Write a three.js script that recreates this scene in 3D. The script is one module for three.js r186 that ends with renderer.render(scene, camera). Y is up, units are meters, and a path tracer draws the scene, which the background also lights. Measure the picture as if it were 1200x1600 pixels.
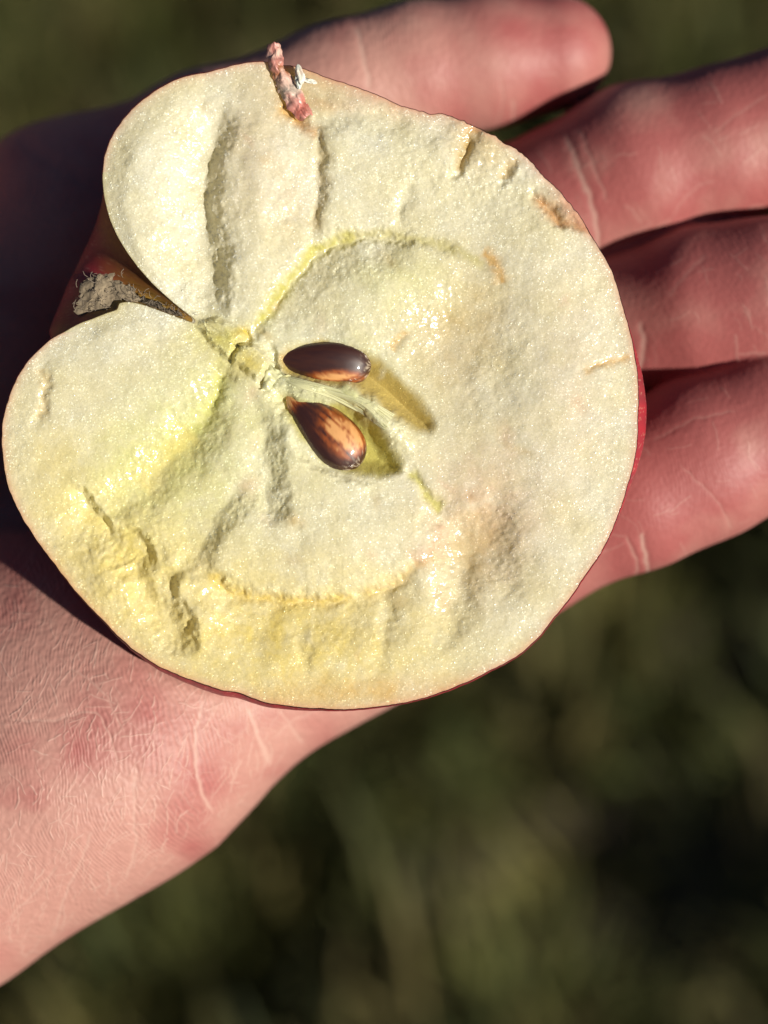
import * as THREE from 'three';
import { ImprovedNoise } from 'three/addons/math/ImprovedNoise.js';
import { mergeGeometries, mergeVertices } from 'three/addons/utils/BufferGeometryUtils.js';

// ---------------------------------------------------------------- camera, sky, sun, exposure
const PX = 0.075, DIST = 220;                 // mm per unit of the plan (the cut face), camera distance in mm
const PITCH = 56 * Math.PI / 180;             // the camera looks down by this much
const scene = new THREE.Scene();
const camera = new THREE.PerspectiveCamera(2 * Math.atan(60 / DIST) * 180 / Math.PI, 0.75, 0.01, 600);
const TARGET = new THREE.Vector3(0, 0.72, 0); // centre of the cut face region, held above the lawn
const RIG = new THREE.Quaternion().setFromEuler(new THREE.Euler(-PITCH, 0, 0));
camera.position.copy(new THREE.Vector3(0, 0, DIST / 1000).applyQuaternion(RIG).add(TARGET));
camera.quaternion.copy(RIG);
camera.focus = 0.2215;
camera.userData.fStop = 8;

// clear sky, computed: radiance depends on height above the horizon and nearness to the sun only
const SUN = new THREE.Vector3(0.66, -0.27, 0.70).normalize().applyQuaternion(RIG);
{
  const W = 256, H = 128, d = new Float32Array(W * H * 4), v = new THREE.Vector3();
  for (let j = 0; j < H; j++) for (let i = 0; i < W; i++) {
    const th = (j + 0.5) / H * Math.PI - Math.PI / 2, ph = (i + 0.5) / W * 2 * Math.PI - Math.PI;
    v.set(Math.cos(th) * Math.cos(ph), Math.sin(th), Math.cos(th) * Math.sin(ph));
    const up = Math.max(0, v.y), h = Math.pow(1 - up, 3), glow = Math.pow(Math.max(0, v.dot(SUN)), 12);
    const k = (j * W + i) * 4, L = 0.075;
    d[k] = L * (0.22 + 0.5 * h + 1.1 * glow); d[k + 1] = L * (0.40 + 0.45 * h + 0.95 * glow); d[k + 2] = L * (0.85 + 0.3 * h + 0.7 * glow); d[k + 3] = 1;
  }
  const sky = new THREE.DataTexture(d, W, H, THREE.RGBAFormat, THREE.FloatType);
  sky.mapping = THREE.EquirectangularReflectionMapping; sky.magFilter = THREE.LinearFilter; sky.needsUpdate = true;
  scene.background = sky; scene.environment = sky;
}
const sun = new THREE.DirectionalLight(new THREE.Color(1, 0.95, 0.85), 4.2);
sun.position.copy(TARGET).addScaledVector(SUN, 5); sun.target.position.copy(TARGET);
sun.castShadow = true; sun.shadow.mapSize.set(4096, 4096); sun.shadow.radius = 3;
Object.assign(sun.shadow.camera, { left: -1.5, right: 1.5, top: 1.5, bottom: -1.5, near: 0.1, far: 20 });
scene.add(sun, sun.target);
const renderer = new THREE.WebGLRenderer({ antialias: true });
renderer.toneMapping = THREE.LinearToneMapping;
renderer.toneMappingExposure = 1.58;
renderer.shadowMap.enabled = true;

// ---------------------------------------------------------------- helpers
const noise = new ImprovedNoise();
const n2 = (x, y, s = 0) => noise.noise(x + 31.7, y + 17.3, s + 0.37);
function fbm(x, y, s = 0, oct = 4) { let a = 0.5, r = 0; for (let i = 0; i < oct; i++) { r += a * n2(x, y, s + i * 7.3); x *= 2.03; y *= 2.03; a *= 0.5; } return r; }
let seed = 12345;
const rnd = () => { seed = (seed * 1664525 + 1013904223) >>> 0; return seed / 4294967296; };
const clamp = (x, a = 0, b = 1) => Math.min(b, Math.max(a, x));
const ss = (a, b, x) => { const t = clamp((x - a) / (b - a)); return t * t * (3 - 2 * t); };
const lerp = (a, b, t) => a + (b - a) * t;
// plan position (u to the right, v downwards, in units of PX mm on the cut face) at height z mm over the cut face -> metres in the rig
const P = (u, v, z = 0) => { const k = PX * (DIST - z) / DIST; return new THREE.Vector3((u - 600) * k, (800 - v) * k, z).multiplyScalar(0.001); };
const srgb = (r, g, b) => { const f = (c) => { c /= 255; return c <= 0.04045 ? c / 12.92 : Math.pow((c + 0.055) / 1.055, 2.4); }; return [f(r), f(g), f(b)]; };
const enc = (c) => { c = clamp(c); return Math.round(255 * (c <= 0.0031308 ? 12.92 * c : 1.055 * Math.pow(c, 1 / 2.4) - 0.055)); };
function colorTexture(W, H, fn) {
  const d = new Uint8Array(W * H * 4), o = [0, 0, 0];
  for (let j = 0; j < H; j++) for (let i = 0; i < W; i++) { fn((i + 0.5) / W, (j + 0.5) / H, o); const k = (j * W + i) * 4; d[k] = enc(o[0]); d[k + 1] = enc(o[1]); d[k + 2] = enc(o[2]); d[k + 3] = 255; }
  const t = new THREE.DataTexture(d, W, H); t.colorSpace = THREE.SRGBColorSpace; t.magFilter = THREE.LinearFilter; t.wrapS = t.wrapT = THREE.RepeatWrapping; t.needsUpdate = true; return t;
}
function greyTexture(W, H, fn) {
  const d = new Float32Array(W * H * 4);
  for (let j = 0; j < H; j++) for (let i = 0; i < W; i++) { const v = fn((i + 0.5) / W, (j + 0.5) / H), k = (j * W + i) * 4; d[k] = d[k + 1] = d[k + 2] = v; d[k + 3] = 1; }
  const t = new THREE.DataTexture(d, W, H, THREE.RGBAFormat, THREE.FloatType); t.magFilter = THREE.LinearFilter; t.wrapS = t.wrapT = THREE.RepeatWrapping; t.needsUpdate = true; return t;
}
function geometry(pos, idx, uv, col, normals) {
  const g = new THREE.BufferGeometry();
  g.setAttribute('position', new THREE.BufferAttribute(pos instanceof Float32Array ? pos : new Float32Array(pos), 3));
  if (uv) g.setAttribute('uv', new THREE.BufferAttribute(uv instanceof Float32Array ? uv : new Float32Array(uv), 2));
  if (col) g.setAttribute('color', new THREE.BufferAttribute(col instanceof Float32Array ? col : new Float32Array(col), 3));
  g.setIndex(new THREE.BufferAttribute(idx instanceof Uint32Array ? idx : new Uint32Array(idx), 1));
  if (normals) g.setAttribute('normal', new THREE.BufferAttribute(normals, 3)); else g.computeVertexNormals();
  return g;
}
function obj(name, g, m, parent, data) { const o = new THREE.Mesh(g, m); o.name = name; o.castShadow = o.receiveShadow = true; if (data) Object.assign(o.userData, data); (parent || scene).add(o); return o; }
// a thing that lives in the tilted frame of the hand: its origin is `at` (metres in the rig), its children are built in the rig and shifted
function rigThing(name, at, data) { const g = new THREE.Group(); g.name = name; g.quaternion.copy(RIG); g.position.copy(at.clone().applyQuaternion(RIG).add(TARGET)); g.userData = data; scene.add(g); return g; }
function smooth(pts, per = 8) {               // Catmull-Rom through plan points
  if (pts.length < 3) return pts;
  const c = new THREE.CatmullRomCurve3(pts.map((p) => new THREE.Vector3(p[0], p[1], 0)), false, 'centripetal');
  return c.getPoints((pts.length - 1) * per).map((p) => [p.x, p.y]);
}

// ---------------------------------------------------------------- ground
const soilMap = colorTexture(1024, 1024, (u, v, o) => {
  const x = u * 24, y = v * 24, a = fbm(x * 0.5, y * 0.5, 1, 5), b = fbm(x * 3, y * 3, 5, 4), m = ss(0.1, 0.3, a), s = 1 + b * 0.8;
  o[0] = lerp(0.042, 0.075, m) * s; o[1] = lerp(0.034, 0.055, m) * s; o[2] = lerp(0.022, 0.036, m) * s;
});
{
  const g = new THREE.PlaneGeometry(800, 800, 8, 8); g.rotateX(-Math.PI / 2);
  const uv = g.attributes.uv; for (let i = 0; i < uv.count; i++) uv.setXY(i, uv.getX(i) * 800 / 2.4, uv.getY(i) * 800 / 2.4);
  obj('ground', g, new THREE.MeshStandardMaterial({ map: soilMap, roughness: 1 }), scene, { kind: 'structure', label: 'bare brown soil of the lawn under the grass' });
}
// ---------------------------------------------------------------- grass
function tuft(n, h, spread) {
  const pos = [], idx = [], nor = [];
  for (let b = 0; b < n; b++) {
    const a = rnd() * 6.283, r0 = Math.sqrt(rnd()) * spread, x0 = Math.cos(a) * r0, z0 = Math.sin(a) * r0, d = a + (rnd() - 0.5) * 2, L = h * (0.5 + rnd() * 0.7), lean = 0.3 + rnd() * 1.0, w = 0.0016 + rnd() * 0.0016, base = pos.length / 3;
    for (let k = 0; k <= 4; k++) {
      const t = k / 4, y = L * t * (1 - 0.35 * lean * t * 0.6), out = L * lean * t * t * 0.6, ww = w * (1 - t * 0.9), px = x0 + Math.cos(d) * out, pz = z0 + Math.sin(d) * out;
      pos.push(px - Math.sin(d) * ww, y, pz + Math.cos(d) * ww, px + Math.sin(d) * ww, y, pz - Math.cos(d) * ww);
      if (k) { const i = base + k * 2; idx.push(i - 2, i - 1, i, i - 1, i + 1, i); }
    }
  }
  return geometry(pos, idx);
}
function lawn(name, label, n, cols, hMin, hMax, keep) {
  const g = tuft(16, 0.06, 0.022), m = new THREE.MeshStandardMaterial({ roughness: 0.75, side: THREE.DoubleSide });
  const list = [];
  for (let i = 0; i < n; i++) {
    const near = i < n * 0.8, x = near ? (rnd() - 0.5) * 2.4 : (rnd() - 0.5) * 16, z = near ? -1.7 + rnd() * 2.2 : -9 + rnd() * 12;
    const k = keep(x, z), roll = rnd(), sx = 0.8 + rnd() * 0.6, sh = lerp(hMin, hMax, rnd()) * (0.5 + k), rot = rnd() * 6.283, tint = rnd(), c = cols[Math.floor(rnd() * cols.length)];
    if (roll > 0.22 + k) continue;
    list.push([x, z, sx, sh, rot, tint, c]);
  }
  const im = new THREE.InstancedMesh(g, m, list.length), q = new THREE.Quaternion(), M = new THREE.Matrix4(), Y = new THREE.Vector3(0, 1, 0), C = new THREE.Color();
  list.forEach(([x, z, sx, sh, rot, tint, c], i) => {
    M.compose(new THREE.Vector3(x, 0, z), q.setFromAxisAngle(Y, rot), new THREE.Vector3(sx, sh, sx)); im.setMatrixAt(i, M);
    const f = 0.5 + tint * 0.55; im.setColorAt(i, C.setRGB(c[0] * f, c[1] * f, c[2] * f));
  });
  im.name = name; im.castShadow = im.receiveShadow = true; im.userData = { kind: 'stuff', label, category: 'grass' }; scene.add(im);
}
const patch = (x, z) => ss(-0.08, 0.16, fbm(x * 8, z * 8, 9, 2) + 0.08 - 0.22 * (z + 0.35));
lawn('grass', 'short green lawn grass far below the hand, out of focus', 22000, [[0.105, 0.108, 0.02], [0.145, 0.125, 0.028], [0.075, 0.09, 0.018], [0.165, 0.135, 0.042]], 0.4, 1.7, patch);
lawn('dry_grass', 'dry brownish blades scattered through the green lawn', 3500, [[0.13, 0.095, 0.06], [0.10, 0.075, 0.045], [0.15, 0.11, 0.075]], 0.25, 0.6, (x, z) => 0.45 * ss(-0.1, 0.3, fbm(x * 5, z * 5, 21, 3)) + 0.05);

// ---------------------------------------------------------------- apple: outline of the cut face
const CU = 500, CV = 600, NT = 1440;
const OUT = [[305, 499], [272, 474], [240, 445], [218, 420], [200, 396], [185, 371], [172, 342], [164, 310], [161, 280], [164, 245], [171, 222], [182, 202], [205, 174], [225, 155], [250, 138], [275, 126], [300, 118], [325, 112], [350, 105], [375, 99], [400, 96], [420, 98], [440, 103], [460, 104], [480, 110], [510, 121], [540, 130], [570, 142], [600, 154], [625, 165], [650, 173], [675, 178], [690, 177], [705, 182], [730, 192], [760, 206], [785, 220], [812, 238], [830, 255], [850, 275], [872, 298], [893, 322], [913, 350], [926, 372], [942, 400], [958, 433], [970, 470], [980, 505], [989, 540], [994, 575], [997, 620], [997, 665], [993, 705], [985, 745], [973, 785], [958, 825], [940, 860], [915, 897], [890, 933], [868, 960], [845, 990], [820, 1015], [790, 1035], [765, 1048], [740, 1062], [710, 1075], [680, 1085], [645, 1094], [610, 1101], [570, 1106], [530, 1108], [490, 1107], [460, 1105], [430, 1101], [412, 1097], [390, 1089], [370, 1082], [345, 1078], [320, 1070], [300, 1062], [275, 1052], [250, 1042], [228, 1028], [205, 1011], [182, 990], [160, 967], [140, 948], [120, 926], [100, 900], [85, 880], [66, 855], [50, 832], [35, 808], [23, 785], [12, 757], [6, 725], [3, 695], [5, 660], [10, 635], [17, 612], [28, 588], [42, 566], [60, 547], [80, 530], [100, 519], [120, 508], [145, 498], [170, 489], [183, 485], [187, 474], [200, 472], [215, 474], [235, 480], [260, 490], [285, 499], [304, 506]];
const FILL = [[305, 499], [172, 342], [161, 285], [161, 280], [150, 300], [134, 345], [120, 390], [108, 430], [96, 475], [84, 515], [75, 535], [60, 547]];
function radial(pts) {                        // table of radius by angle; pts sorted here by angle
  const a = pts.map(([u, v]) => [Math.atan2(CV - v, u - CU), Math.hypot(u - CU, v - CV)]).sort((x, y) => x[0] - y[0]);
  const t = new Float32Array(NT + 1); let j = 0;
  for (let i = 0; i <= NT; i++) {
    const th = -Math.PI + i / NT * 2 * Math.PI;
    while (j < a.length && a[j][0] < th) j++;
    const p = a[(j - 1 + a.length) % a.length], q = a[j % a.length];
    let d = q[0] - p[0]; if (d < 0) d += 2 * Math.PI; let e = th - p[0]; if (e < 0) e += 2 * Math.PI;
    t[i] = lerp(p[1], q[1], d > 0 ? clamp(e / d) : 0);
  }
  return t;
}
const soft = (t, n) => { let a = t; for (let k = 0; k < n; k++) { const b = new Float32Array(a.length); for (let i = 0; i < a.length; i++) { const l = i ? a[i - 1] : a[a.length - 2], r = i < a.length - 1 ? a[i + 1] : a[1]; b[i] = (l + 2 * a[i] + r) / 4; } a = b; } return a; };
const R0raw = soft(radial(OUT), 2);
const OUT1 = OUT.filter(([u, v]) => !(u < 310 && v > 281 && v < 530) ).concat([[148, 290], [116, 345], [92, 390], [76, 430], [60, 475], [50, 515]]);
const R1 = soft(radial(OUT1), 30);
const at = (t, th) => { let x = (th + Math.PI) / (2 * Math.PI) * NT; x = ((x % NT) + NT) % NT; const i = Math.floor(x); return lerp(t[i], t[i + 1], x - i); };
const R0 = new Float32Array(NT + 1);
for (let i = 0; i <= NT; i++) {
  const th = -Math.PI + i / NT * 2 * Math.PI, c = Math.cos(th), s = Math.sin(th), torn = Math.exp(-Math.pow((th - 0.93) / 0.3, 2)) + 0.3;
  R0[i] = R0raw[i] + torn * (n2(c * 22, s * 22, 1) * 3 + n2(c * 60, s * 60, 2) * 2.2) + n2(c * 7, s * 7, 3) * 2;
}
R0[NT] = R0[0];

// ---------------------------------------------------------------- apple: relief and dye of the flesh, on a plan raster
const U0 = -20, V0 = 60, RW = 1060, RH = 1080;
const Hm = new Float32Array(RW * RH), Cm = [0, 1, 2].map(() => new Float32Array(RW * RH)), WX = new Float32Array(RW * RH), WY = new Float32Array(RW * RH);
for (let j = 0; j < RH; j++) for (let i = 0; i < RW; i++) {
  const k = j * RW + i, u = i + U0, v = j + V0;
  WX[k] = u + n2(u / 30, v / 30, 3) * 7 + n2(u / 11, v / 11, 4) * 4 + n2(u / 5, v / 5, 6) * 1.6;
  WY[k] = v + n2(u / 30, v / 30, 13) * 7 + n2(u / 11, v / 11, 14) * 4 + n2(u / 5, v / 5, 16) * 1.6;
}
function over(u0, v0, u1, v1, fn) {
  for (let j = Math.max(0, Math.floor(v0 - V0)); j < Math.min(RH, v1 - V0); j++) for (let i = Math.max(0, Math.floor(u0 - U0)); i < Math.min(RW, u1 - U0); i++) { const k = j * RW + i; fn(k, WX[k], WY[k]); }
}
const box = (pts, m) => { let a = 1e9, b = 1e9, c = -1e9, d = -1e9; for (const [x, y] of pts) { a = Math.min(a, x); b = Math.min(b, y); c = Math.max(c, x); d = Math.max(d, y); } return [a - m, b - m, c + m, d + m]; };
function nearLine(pts, x, y, out) {           // distance, side (> 0 to the right of the way walked, seen in the plan), share of the way
  let best = 1e18;
  for (let s = 0; s < pts.length - 1; s++) {
    const ax = pts[s][0], ay = pts[s][1], bx = pts[s + 1][0] - ax, by = pts[s + 1][1] - ay, l2 = bx * bx + by * by || 1e-9, t = clamp(((x - ax) * bx + (y - ay) * by) / l2), dx = x - ax - bx * t, dy = y - ay - by * t, d2 = dx * dx + dy * dy;
    if (d2 < best) { best = d2; out.side = bx * (y - ay) - by * (x - ax) > 0 ? 1 : -1; out.t = (s + t) / (pts.length - 1); }
  }
  out.d = Math.sqrt(best); return out;
}
const nl = { d: 0, side: 1, t: 0 };
function groove(pts, w, depth) { const p = smooth(pts); over(...box(p, w * 3), (k, x, y) => { nearLine(p, x, y, nl); const e = Math.sin(Math.PI * clamp(nl.t * 0.84 + 0.08)); Hm[k] -= depth * (0.35 + 0.65 * e) * Math.exp(-((nl.d / w) ** 2)); }); }
// a ledge: the ground on the positive side rises by h within w and dies away over fall; the low side dips a little
function ledge(pts, h, w, fall, dip = 0.35) { const p = smooth(pts); over(...box(p, fall * 2.6), (k, x, y) => { nearLine(p, x, y, nl); const sd = nl.d * nl.side, e = ss(0, 0.18, nl.t) * ss(1, 0.82, nl.t), g = Math.exp(-((nl.d / fall) ** 2)); Hm[k] += h * e * g * (ss(-w, w, sd) * (1 + dip) - dip); }); }
function bump(cx, cy, rx, ry, deg, amp) { const c = Math.cos(deg * Math.PI / 180), s = Math.sin(deg * Math.PI / 180), m = Math.max(rx, ry) * 2.6; over(cx - m, cy - m, cx + m, cy + m, (k, x, y) => { const a = ((x - cx) * c + (y - cy) * s) / rx, b = (-(x - cx) * s + (y - cy) * c) / ry; Hm[k] += amp * Math.exp(-(a * a + b * b)); }); }
function inside(pts, x, y) { let r = false; for (let i = 0, j = pts.length - 1; i < pts.length; j = i++) if ((pts[i][1] > y) !== (pts[j][1] > y) && x < (pts[j][0] - pts[i][0]) * (y - pts[i][1]) / (pts[j][1] - pts[i][1]) + pts[i][0]) r = !r; return r; }
function ring(pts) { const c = new THREE.CatmullRomCurve3(pts.map((p) => new THREE.Vector3(p[0], p[1], 0)), true, 'centripetal'); return c.getPoints(pts.length * 6).map((p) => [p.x, p.y]); }
function pit(pts, depth, wall, raw = 0.5) { const p = ring(pts); over(...box(p, 4), (k, x, y) => { const ux = lerp(k % RW + U0, x, raw), uy = lerp(Math.floor(k / RW) + V0, y, raw); if (inside(p, ux, uy)) { nearLine(p, ux, uy, nl); Hm[k] -= depth * ss(0, wall, nl.d); } }); }
// dye
function tint(k, c, a) { for (let q = 0; q < 3; q++) Cm[q][k] = lerp(Cm[q][k], c[q], a); }
function dyeLine(pts, w, c, a) { const p = smooth(pts); over(...box(p, w * 3), (k, x, y) => { nearLine(p, x, y, nl); tint(k, c, a * ss(0, 0.1, nl.t) * ss(1, 0.9, nl.t) * Math.exp(-((nl.d / w) ** 2)) * clamp(1 + 0.9 * n2(x / 9, y / 9, 31))); }); }
function dyeSpot(cx, cy, rx, ry, deg, c, a) { const co = Math.cos(deg * Math.PI / 180), s = Math.sin(deg * Math.PI / 180), m = Math.max(rx, ry) * 2.4; over(cx - m, cy - m, cx + m, cy + m, (k, x, y) => { const p = ((x - cx) * co + (y - cy) * s) / rx, q = (-(x - cx) * s + (y - cy) * co) / ry; tint(k, c, clamp(a * Math.exp(-(p * p + q * q)) * (1 + 0.4 * n2(x / 26, y / 26, 33) + 0.25 * n2(x / 8, y / 8, 35)))); }); }
function dyeArea(pts, edge, c, a) { const p = ring(pts); over(...box(p, 4), (k, x, y) => { if (inside(p, x, y)) { nearLine(p, x, y, nl); tint(k, c, a * ss(0, edge, nl.d)); } }); }

const TORN = (u, v) => { const r = Math.hypot(u - CU, v - CV) / at(R0, Math.atan2(CV - v, u - CU)); return Math.exp(-(((u - 790) / 150) ** 2) - (((v - 250) / 90) ** 2)) + 0.8 * Math.exp(-(((u - 200) / 110) ** 2) - (((v - 890) / 110) ** 2)) + 0.5 * Math.exp(-(((r - 0.97) / 0.06) ** 2)); };
const CREAM = srgb(240, 234, 200), PALE = srgb(245, 243, 224), YELLOW = srgb(243, 223, 136), GREEN = srgb(204, 198, 84), OCHRE = srgb(205, 172, 98), BROWN = srgb(200, 146, 84), PINK = srgb(226, 178, 146), OLIVE = srgb(196, 186, 88), ORANGE = srgb(226, 176, 84), LIME = srgb(228, 230, 152);
for (let k = 0; k < RW * RH; k++) {
  const u = k % RW + U0, v = Math.floor(k / RW) + V0, a = fbm(u / 70, v / 70, 41, 4), b = fbm(u / 16, v / 16, 45, 3), m = clamp(0.5 + a * 1.3), f = 1 + b * 0.10;
  for (let q = 0; q < 3; q++) Cm[q][k] = lerp(CREAM[q], PALE[q], m) * f;
  Hm[k] = fbm(u / 60, v / 60, 51, 2) * 6 + fbm(u / 20, v / 20, 55, 3) * (0.25 + 3.6 * TORN(u, v)) + n2(u / 7.5, v / 7.5, 57) * (0.22 + 1.2 * TORN(u, v)) + n2(u / 3.6, v / 3.6, 58) * 0.17 * (0.55 + 0.9 * ss(-0.35, 0.35, fbm(u / 80, v / 80, 59, 2)));
}
// broad shapes
bump(228, 290, 70, 190, 12, 20); bump(405, 330, 50, 170, 4, 20); bump(580, 285, 90, 90, 0, 6); bump(316, 330, 30, 150, 4, -5);
bump(120, 640, 110, 110, 0, 8); bump(250, 570, 130, 55, 22, 12);
bump(590, 455, 120, 75, -10, 20); bump(520, 850, 150, 75, -8, 22); bump(365, 690, 46, 90, 0, 10); bump(870, 600, 90, 250, 0, 14); bump(820, 420, 90, 70, 0, 8);
bump(715, 530, 80, 110, 25, -18); bump(750, 850, 60, 80, 10, -14); bump(520, 1020, 190, 50, 0, 8); bump(620, 250, 120, 40, 10, 7);
// lobes round the core
ledge([[346, 500], [350, 450], [350, 405], [336, 350], [334, 290], [346, 240], [360, 198], [376, 166]].reverse(), -13, 19, 70, 0.5);
groove([[330, 515], [326, 450], [316, 395], [300, 330], [310, 260], [336, 190]], 30, 7);
groove([[497, 190], [506, 250], [500, 310], [490, 372]], 11, 7);
ledge([[497, 190], [506, 250], [500, 310], [490, 372]].reverse(), 7, 10, 46);
groove([[396, 522], [424, 480], [448, 442], [480, 402], [520, 376], [562, 365], [612, 366], [660, 374], [705, 388]], 10, 12);
ledge([[400, 520], [424, 482], [450, 442], [482, 404], [522, 378], [562, 367], [612, 368], [660, 376]], -17, 8, 48, 0.1);
groove([[352, 580], [335, 625], [306, 672], [262, 720], [212, 770], [150, 812]], 36, 19);
groove([[352, 580], [338, 618], [318, 655]], 11, 8);
ledge([[400, 590], [428, 670], [432, 735], [440, 785], [432, 840]].reverse(), 14, 24, 80, 0.5);
ledge([[402, 765], [362, 805], [334, 850], [310, 905]].reverse(), 11, 24, 70, 0.5);
ledge([[100, 757], [135, 768], [146, 795], [166, 816], [202, 828], [236, 850], [242, 915]], -13, 9, 46, 0.5);
ledge([[268, 893], [280, 940], [300, 978], [306, 1040]].reverse(), 11, 13, 56, 0.4);
pit([[150, 790], [200, 838], [238, 856], [240, 900], [262, 930], [290, 960], [296, 1020], [262, 1030], [220, 985], [190, 925], [150, 850]], 13, 30, 1);
bump(165, 905, 40, 52, -30, 14); bump(287, 908, 15, 15, 0, 8); bump(270, 870, 12, 16, 0, 6); bump(320, 960, 30, 26, 0, 10);
groove([[325, 895], [368, 922], [420, 936], [500, 938], [560, 932], [612, 914], [652, 884]], 12, 9);
ledge([[325, 893], [368, 920], [420, 934], [500, 936], [560, 930], [612, 912], [652, 882]], -15, 8, 60, 0);
groove([[690, 800], [716, 845], [718, 910], [694, 990]], 30, 19); groove([[775, 790], [766, 850], [792, 905]], 32, 14);
groove([[636, 735], [668, 772], [694, 800]], 8, 8);
groove([[596, 905], [604, 970], [590, 1050]], 12, 5); groove([[470, 985], [478, 1045]], 10, 5);
// top: torn rim
groove([[428, 92], [446, 140], [470, 192]], 13, 16); ledge([[500, 164], [545, 171], [600, 176], [645, 178]], -7, 8, 32);
groove([[748, 196], [726, 236], [712, 268]], 9, 15); groove([[806, 242], [786, 284]], 8, 10); groove([[832, 304], [856, 328], [872, 346], [892, 352], [922, 368]], 8, 15); groove([[848, 322], [866, 330], [870, 345]], 9, 9);
bump(872, 312, 12, 9, 40, 9); bump(896, 336, 14, 8, 45, 9); bump(715, 200, 16, 12, 20, 8); bump(760, 232, 14, 20, 20, 7); bump(690, 240, 22, 26, 0, 6);
groove([[640, 300], [622, 330], [625, 360]], 14, 7); groove([[905, 575], [950, 568], [985, 562]], 6, 4);
groove([[65, 575], [72, 620], [60, 660]], 9, 6); groove([[640, 520], [615, 545]], 7, 4);
// the two seed chambers, the wall between them, the knot of the core
pit([[426, 560], [446, 536], [500, 524], [560, 536], [592, 552], [640, 596], [676, 636], [688, 662], [674, 684], [634, 676], [590, 640], [540, 612], [480, 606], [440, 590]], 31, 46, 0.15);
pit([[428, 604], [446, 612], [500, 622], [560, 628], [592, 655], [622, 695], [634, 735], [612, 752], [560, 750], [512, 736], [478, 706], [446, 664]], 32, 38, 0.25);
pit([[306, 503], [330, 496], [352, 494], [376, 508], [386, 526], [370, 548], [352, 566], [340, 556], [322, 532]], -12, 12, 0.8); pit([[362, 548], [380, 536], [406, 542], [422, 562], [416, 588], [402, 600], [378, 582], [360, 570]], -16, 11, 0.8);
groove([[424, 548], [427, 574], [414, 600]], 7, 14); bump(443, 632, 20, 14, 50, -26); ledge([[446, 655], [470, 712], [520, 744], [596, 762]], 8, 6, 30, 0.1);
bump(585, 648, 70, 17, 42, 24); bump(490, 606, 50, 10, 14, 12);
groove([[366, 512], [382, 528], [376, 545]], 7, 9); 
groove([[335, 575], [352, 586], [368, 590]], 6, 6);
// dye of the flesh
dyeSpot(440, 1000, 270, 120, 0, YELLOW, 0.8); dyeSpot(190, 870, 150, 140, 20, YELLOW, 0.75); dyeSpot(300, 740, 130, 110, 0, LIME, 0.4); dyeSpot(90, 740, 60, 100, 0, YELLOW, 0.35); dyeSpot(560, 1080, 170, 24, -3, ORANGE, 0.5); dyeSpot(250, 700, 130, 70, -40, LIME, 0.6); dyeSpot(330, 560, 60, 60, 0, GREEN, 0.35);
dyeSpot(715, 520, 80, 120, 25, OCHRE, 0.5); dyeSpot(630, 440, 80, 50, 0, LIME, 0.4); dyeSpot(760, 800, 90, 110, 0, PINK, 0.42); dyeSpot(740, 850, 50, 70, 0, OCHRE, 0.45); dyeSpot(900, 600, 70, 200, 0, PINK, 0.16);
dyeSpot(520, 620, 120, 100, 20, LIME, 0.5); dyeSpot(400, 240, 60, 120, 0, PINK, 0.16); dyeSpot(455, 330, 25, 60, 0, ORANGE, 0.16); dyeSpot(600, 150, 120, 26, 12, PINK, 0.5); dyeSpot(460, 130, 60, 50, 0, OCHRE, 0.45); dyeSpot(740, 230, 50, 40, 30, OCHRE, 0.5);
dyeLine([[396, 522], [424, 480], [448, 442], [480, 402], [520, 376], [562, 365]], 9, GREEN, 0.8); dyeLine([[396, 522], [420, 485], [446, 445]], 18, GREEN, 0.4); dyeLine([[520, 376], [562, 365], [612, 366], [660, 374], [720, 392], [770, 428]], 9, OLIVE, 0.5);
dyeLine([[755, 385], [775, 420], [782, 445]], 9, ORANGE, 0.75); dyeLine([[352, 580], [335, 625], [306, 672], [250, 722]], 11, GREEN, 0.75); dyeLine([[352, 580], [335, 625], [306, 672], [250, 722]], 28, LIME, 0.6); dyeLine([[306, 672], [250, 722], [215, 765]], 24, YELLOW, 0.5);
dyeLine([[315, 890], [368, 922], [420, 936], [500, 938], [560, 932]], 9, srgb(228, 198, 84), 0.7); dyeLine([[560, 932], [612, 914], [652, 884], [690, 860]], 9, srgb(228, 190, 90), 0.5); dyeLine([[640, 880], [680, 850], [690, 820]], 16, PINK, 0.5);
dyeLine([[636, 735], [668, 772], [694, 800]], 9, GREEN, 0.7); dyeLine([[832, 304], [856, 328], [872, 346], [892, 352], [922, 368]], 9, BROWN, 0.8); dyeSpot(855, 328, 22, 14, 40, BROWN, 0.55); dyeSpot(895, 335, 34, 16, 45, PINK, 0.7);
dyeLine([[748, 196], [726, 236], [712, 268]], 9, OCHRE, 0.75); dyeLine([[806, 242], [786, 284]], 8, OCHRE, 0.6); dyeLine([[428, 92], [446, 140], [470, 192], [500, 215]], 12, BROWN, 0.7); dyeSpot(455, 178, 24, 14, 30, ORANGE, 0.8);
dyeLine([[905, 578], [950, 568], [990, 560]], 6, ORANGE, 0.6); dyeLine([[640, 515], [612, 545]], 6, ORANGE, 0.5); dyeLine([[497, 190], [506, 250], [500, 310], [490, 372]], 10, OCHRE, 0.4); dyeLine([[65, 575], [72, 620], [60, 660]], 10, OCHRE, 0.45); dyeSpot(740, 775, 12, 8, 0, BROWN, 0.4); dyeSpot(790, 680, 10, 26, -20, BROWN, 0.25);
dyeSpot(460, 815, 12, 12, 0, OCHRE, 0.5); dyeSpot(500, 165, 60, 10, 8, BROWN, 0.3);
dyeArea([[426, 560], [446, 536], [500, 524], [560, 536], [592, 552], [640, 596], [676, 636], [688, 662], [674, 684], [634, 676], [590, 640], [540, 612], [480, 606], [440, 590]], 18, srgb(204, 178, 82), 0.9);
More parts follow.
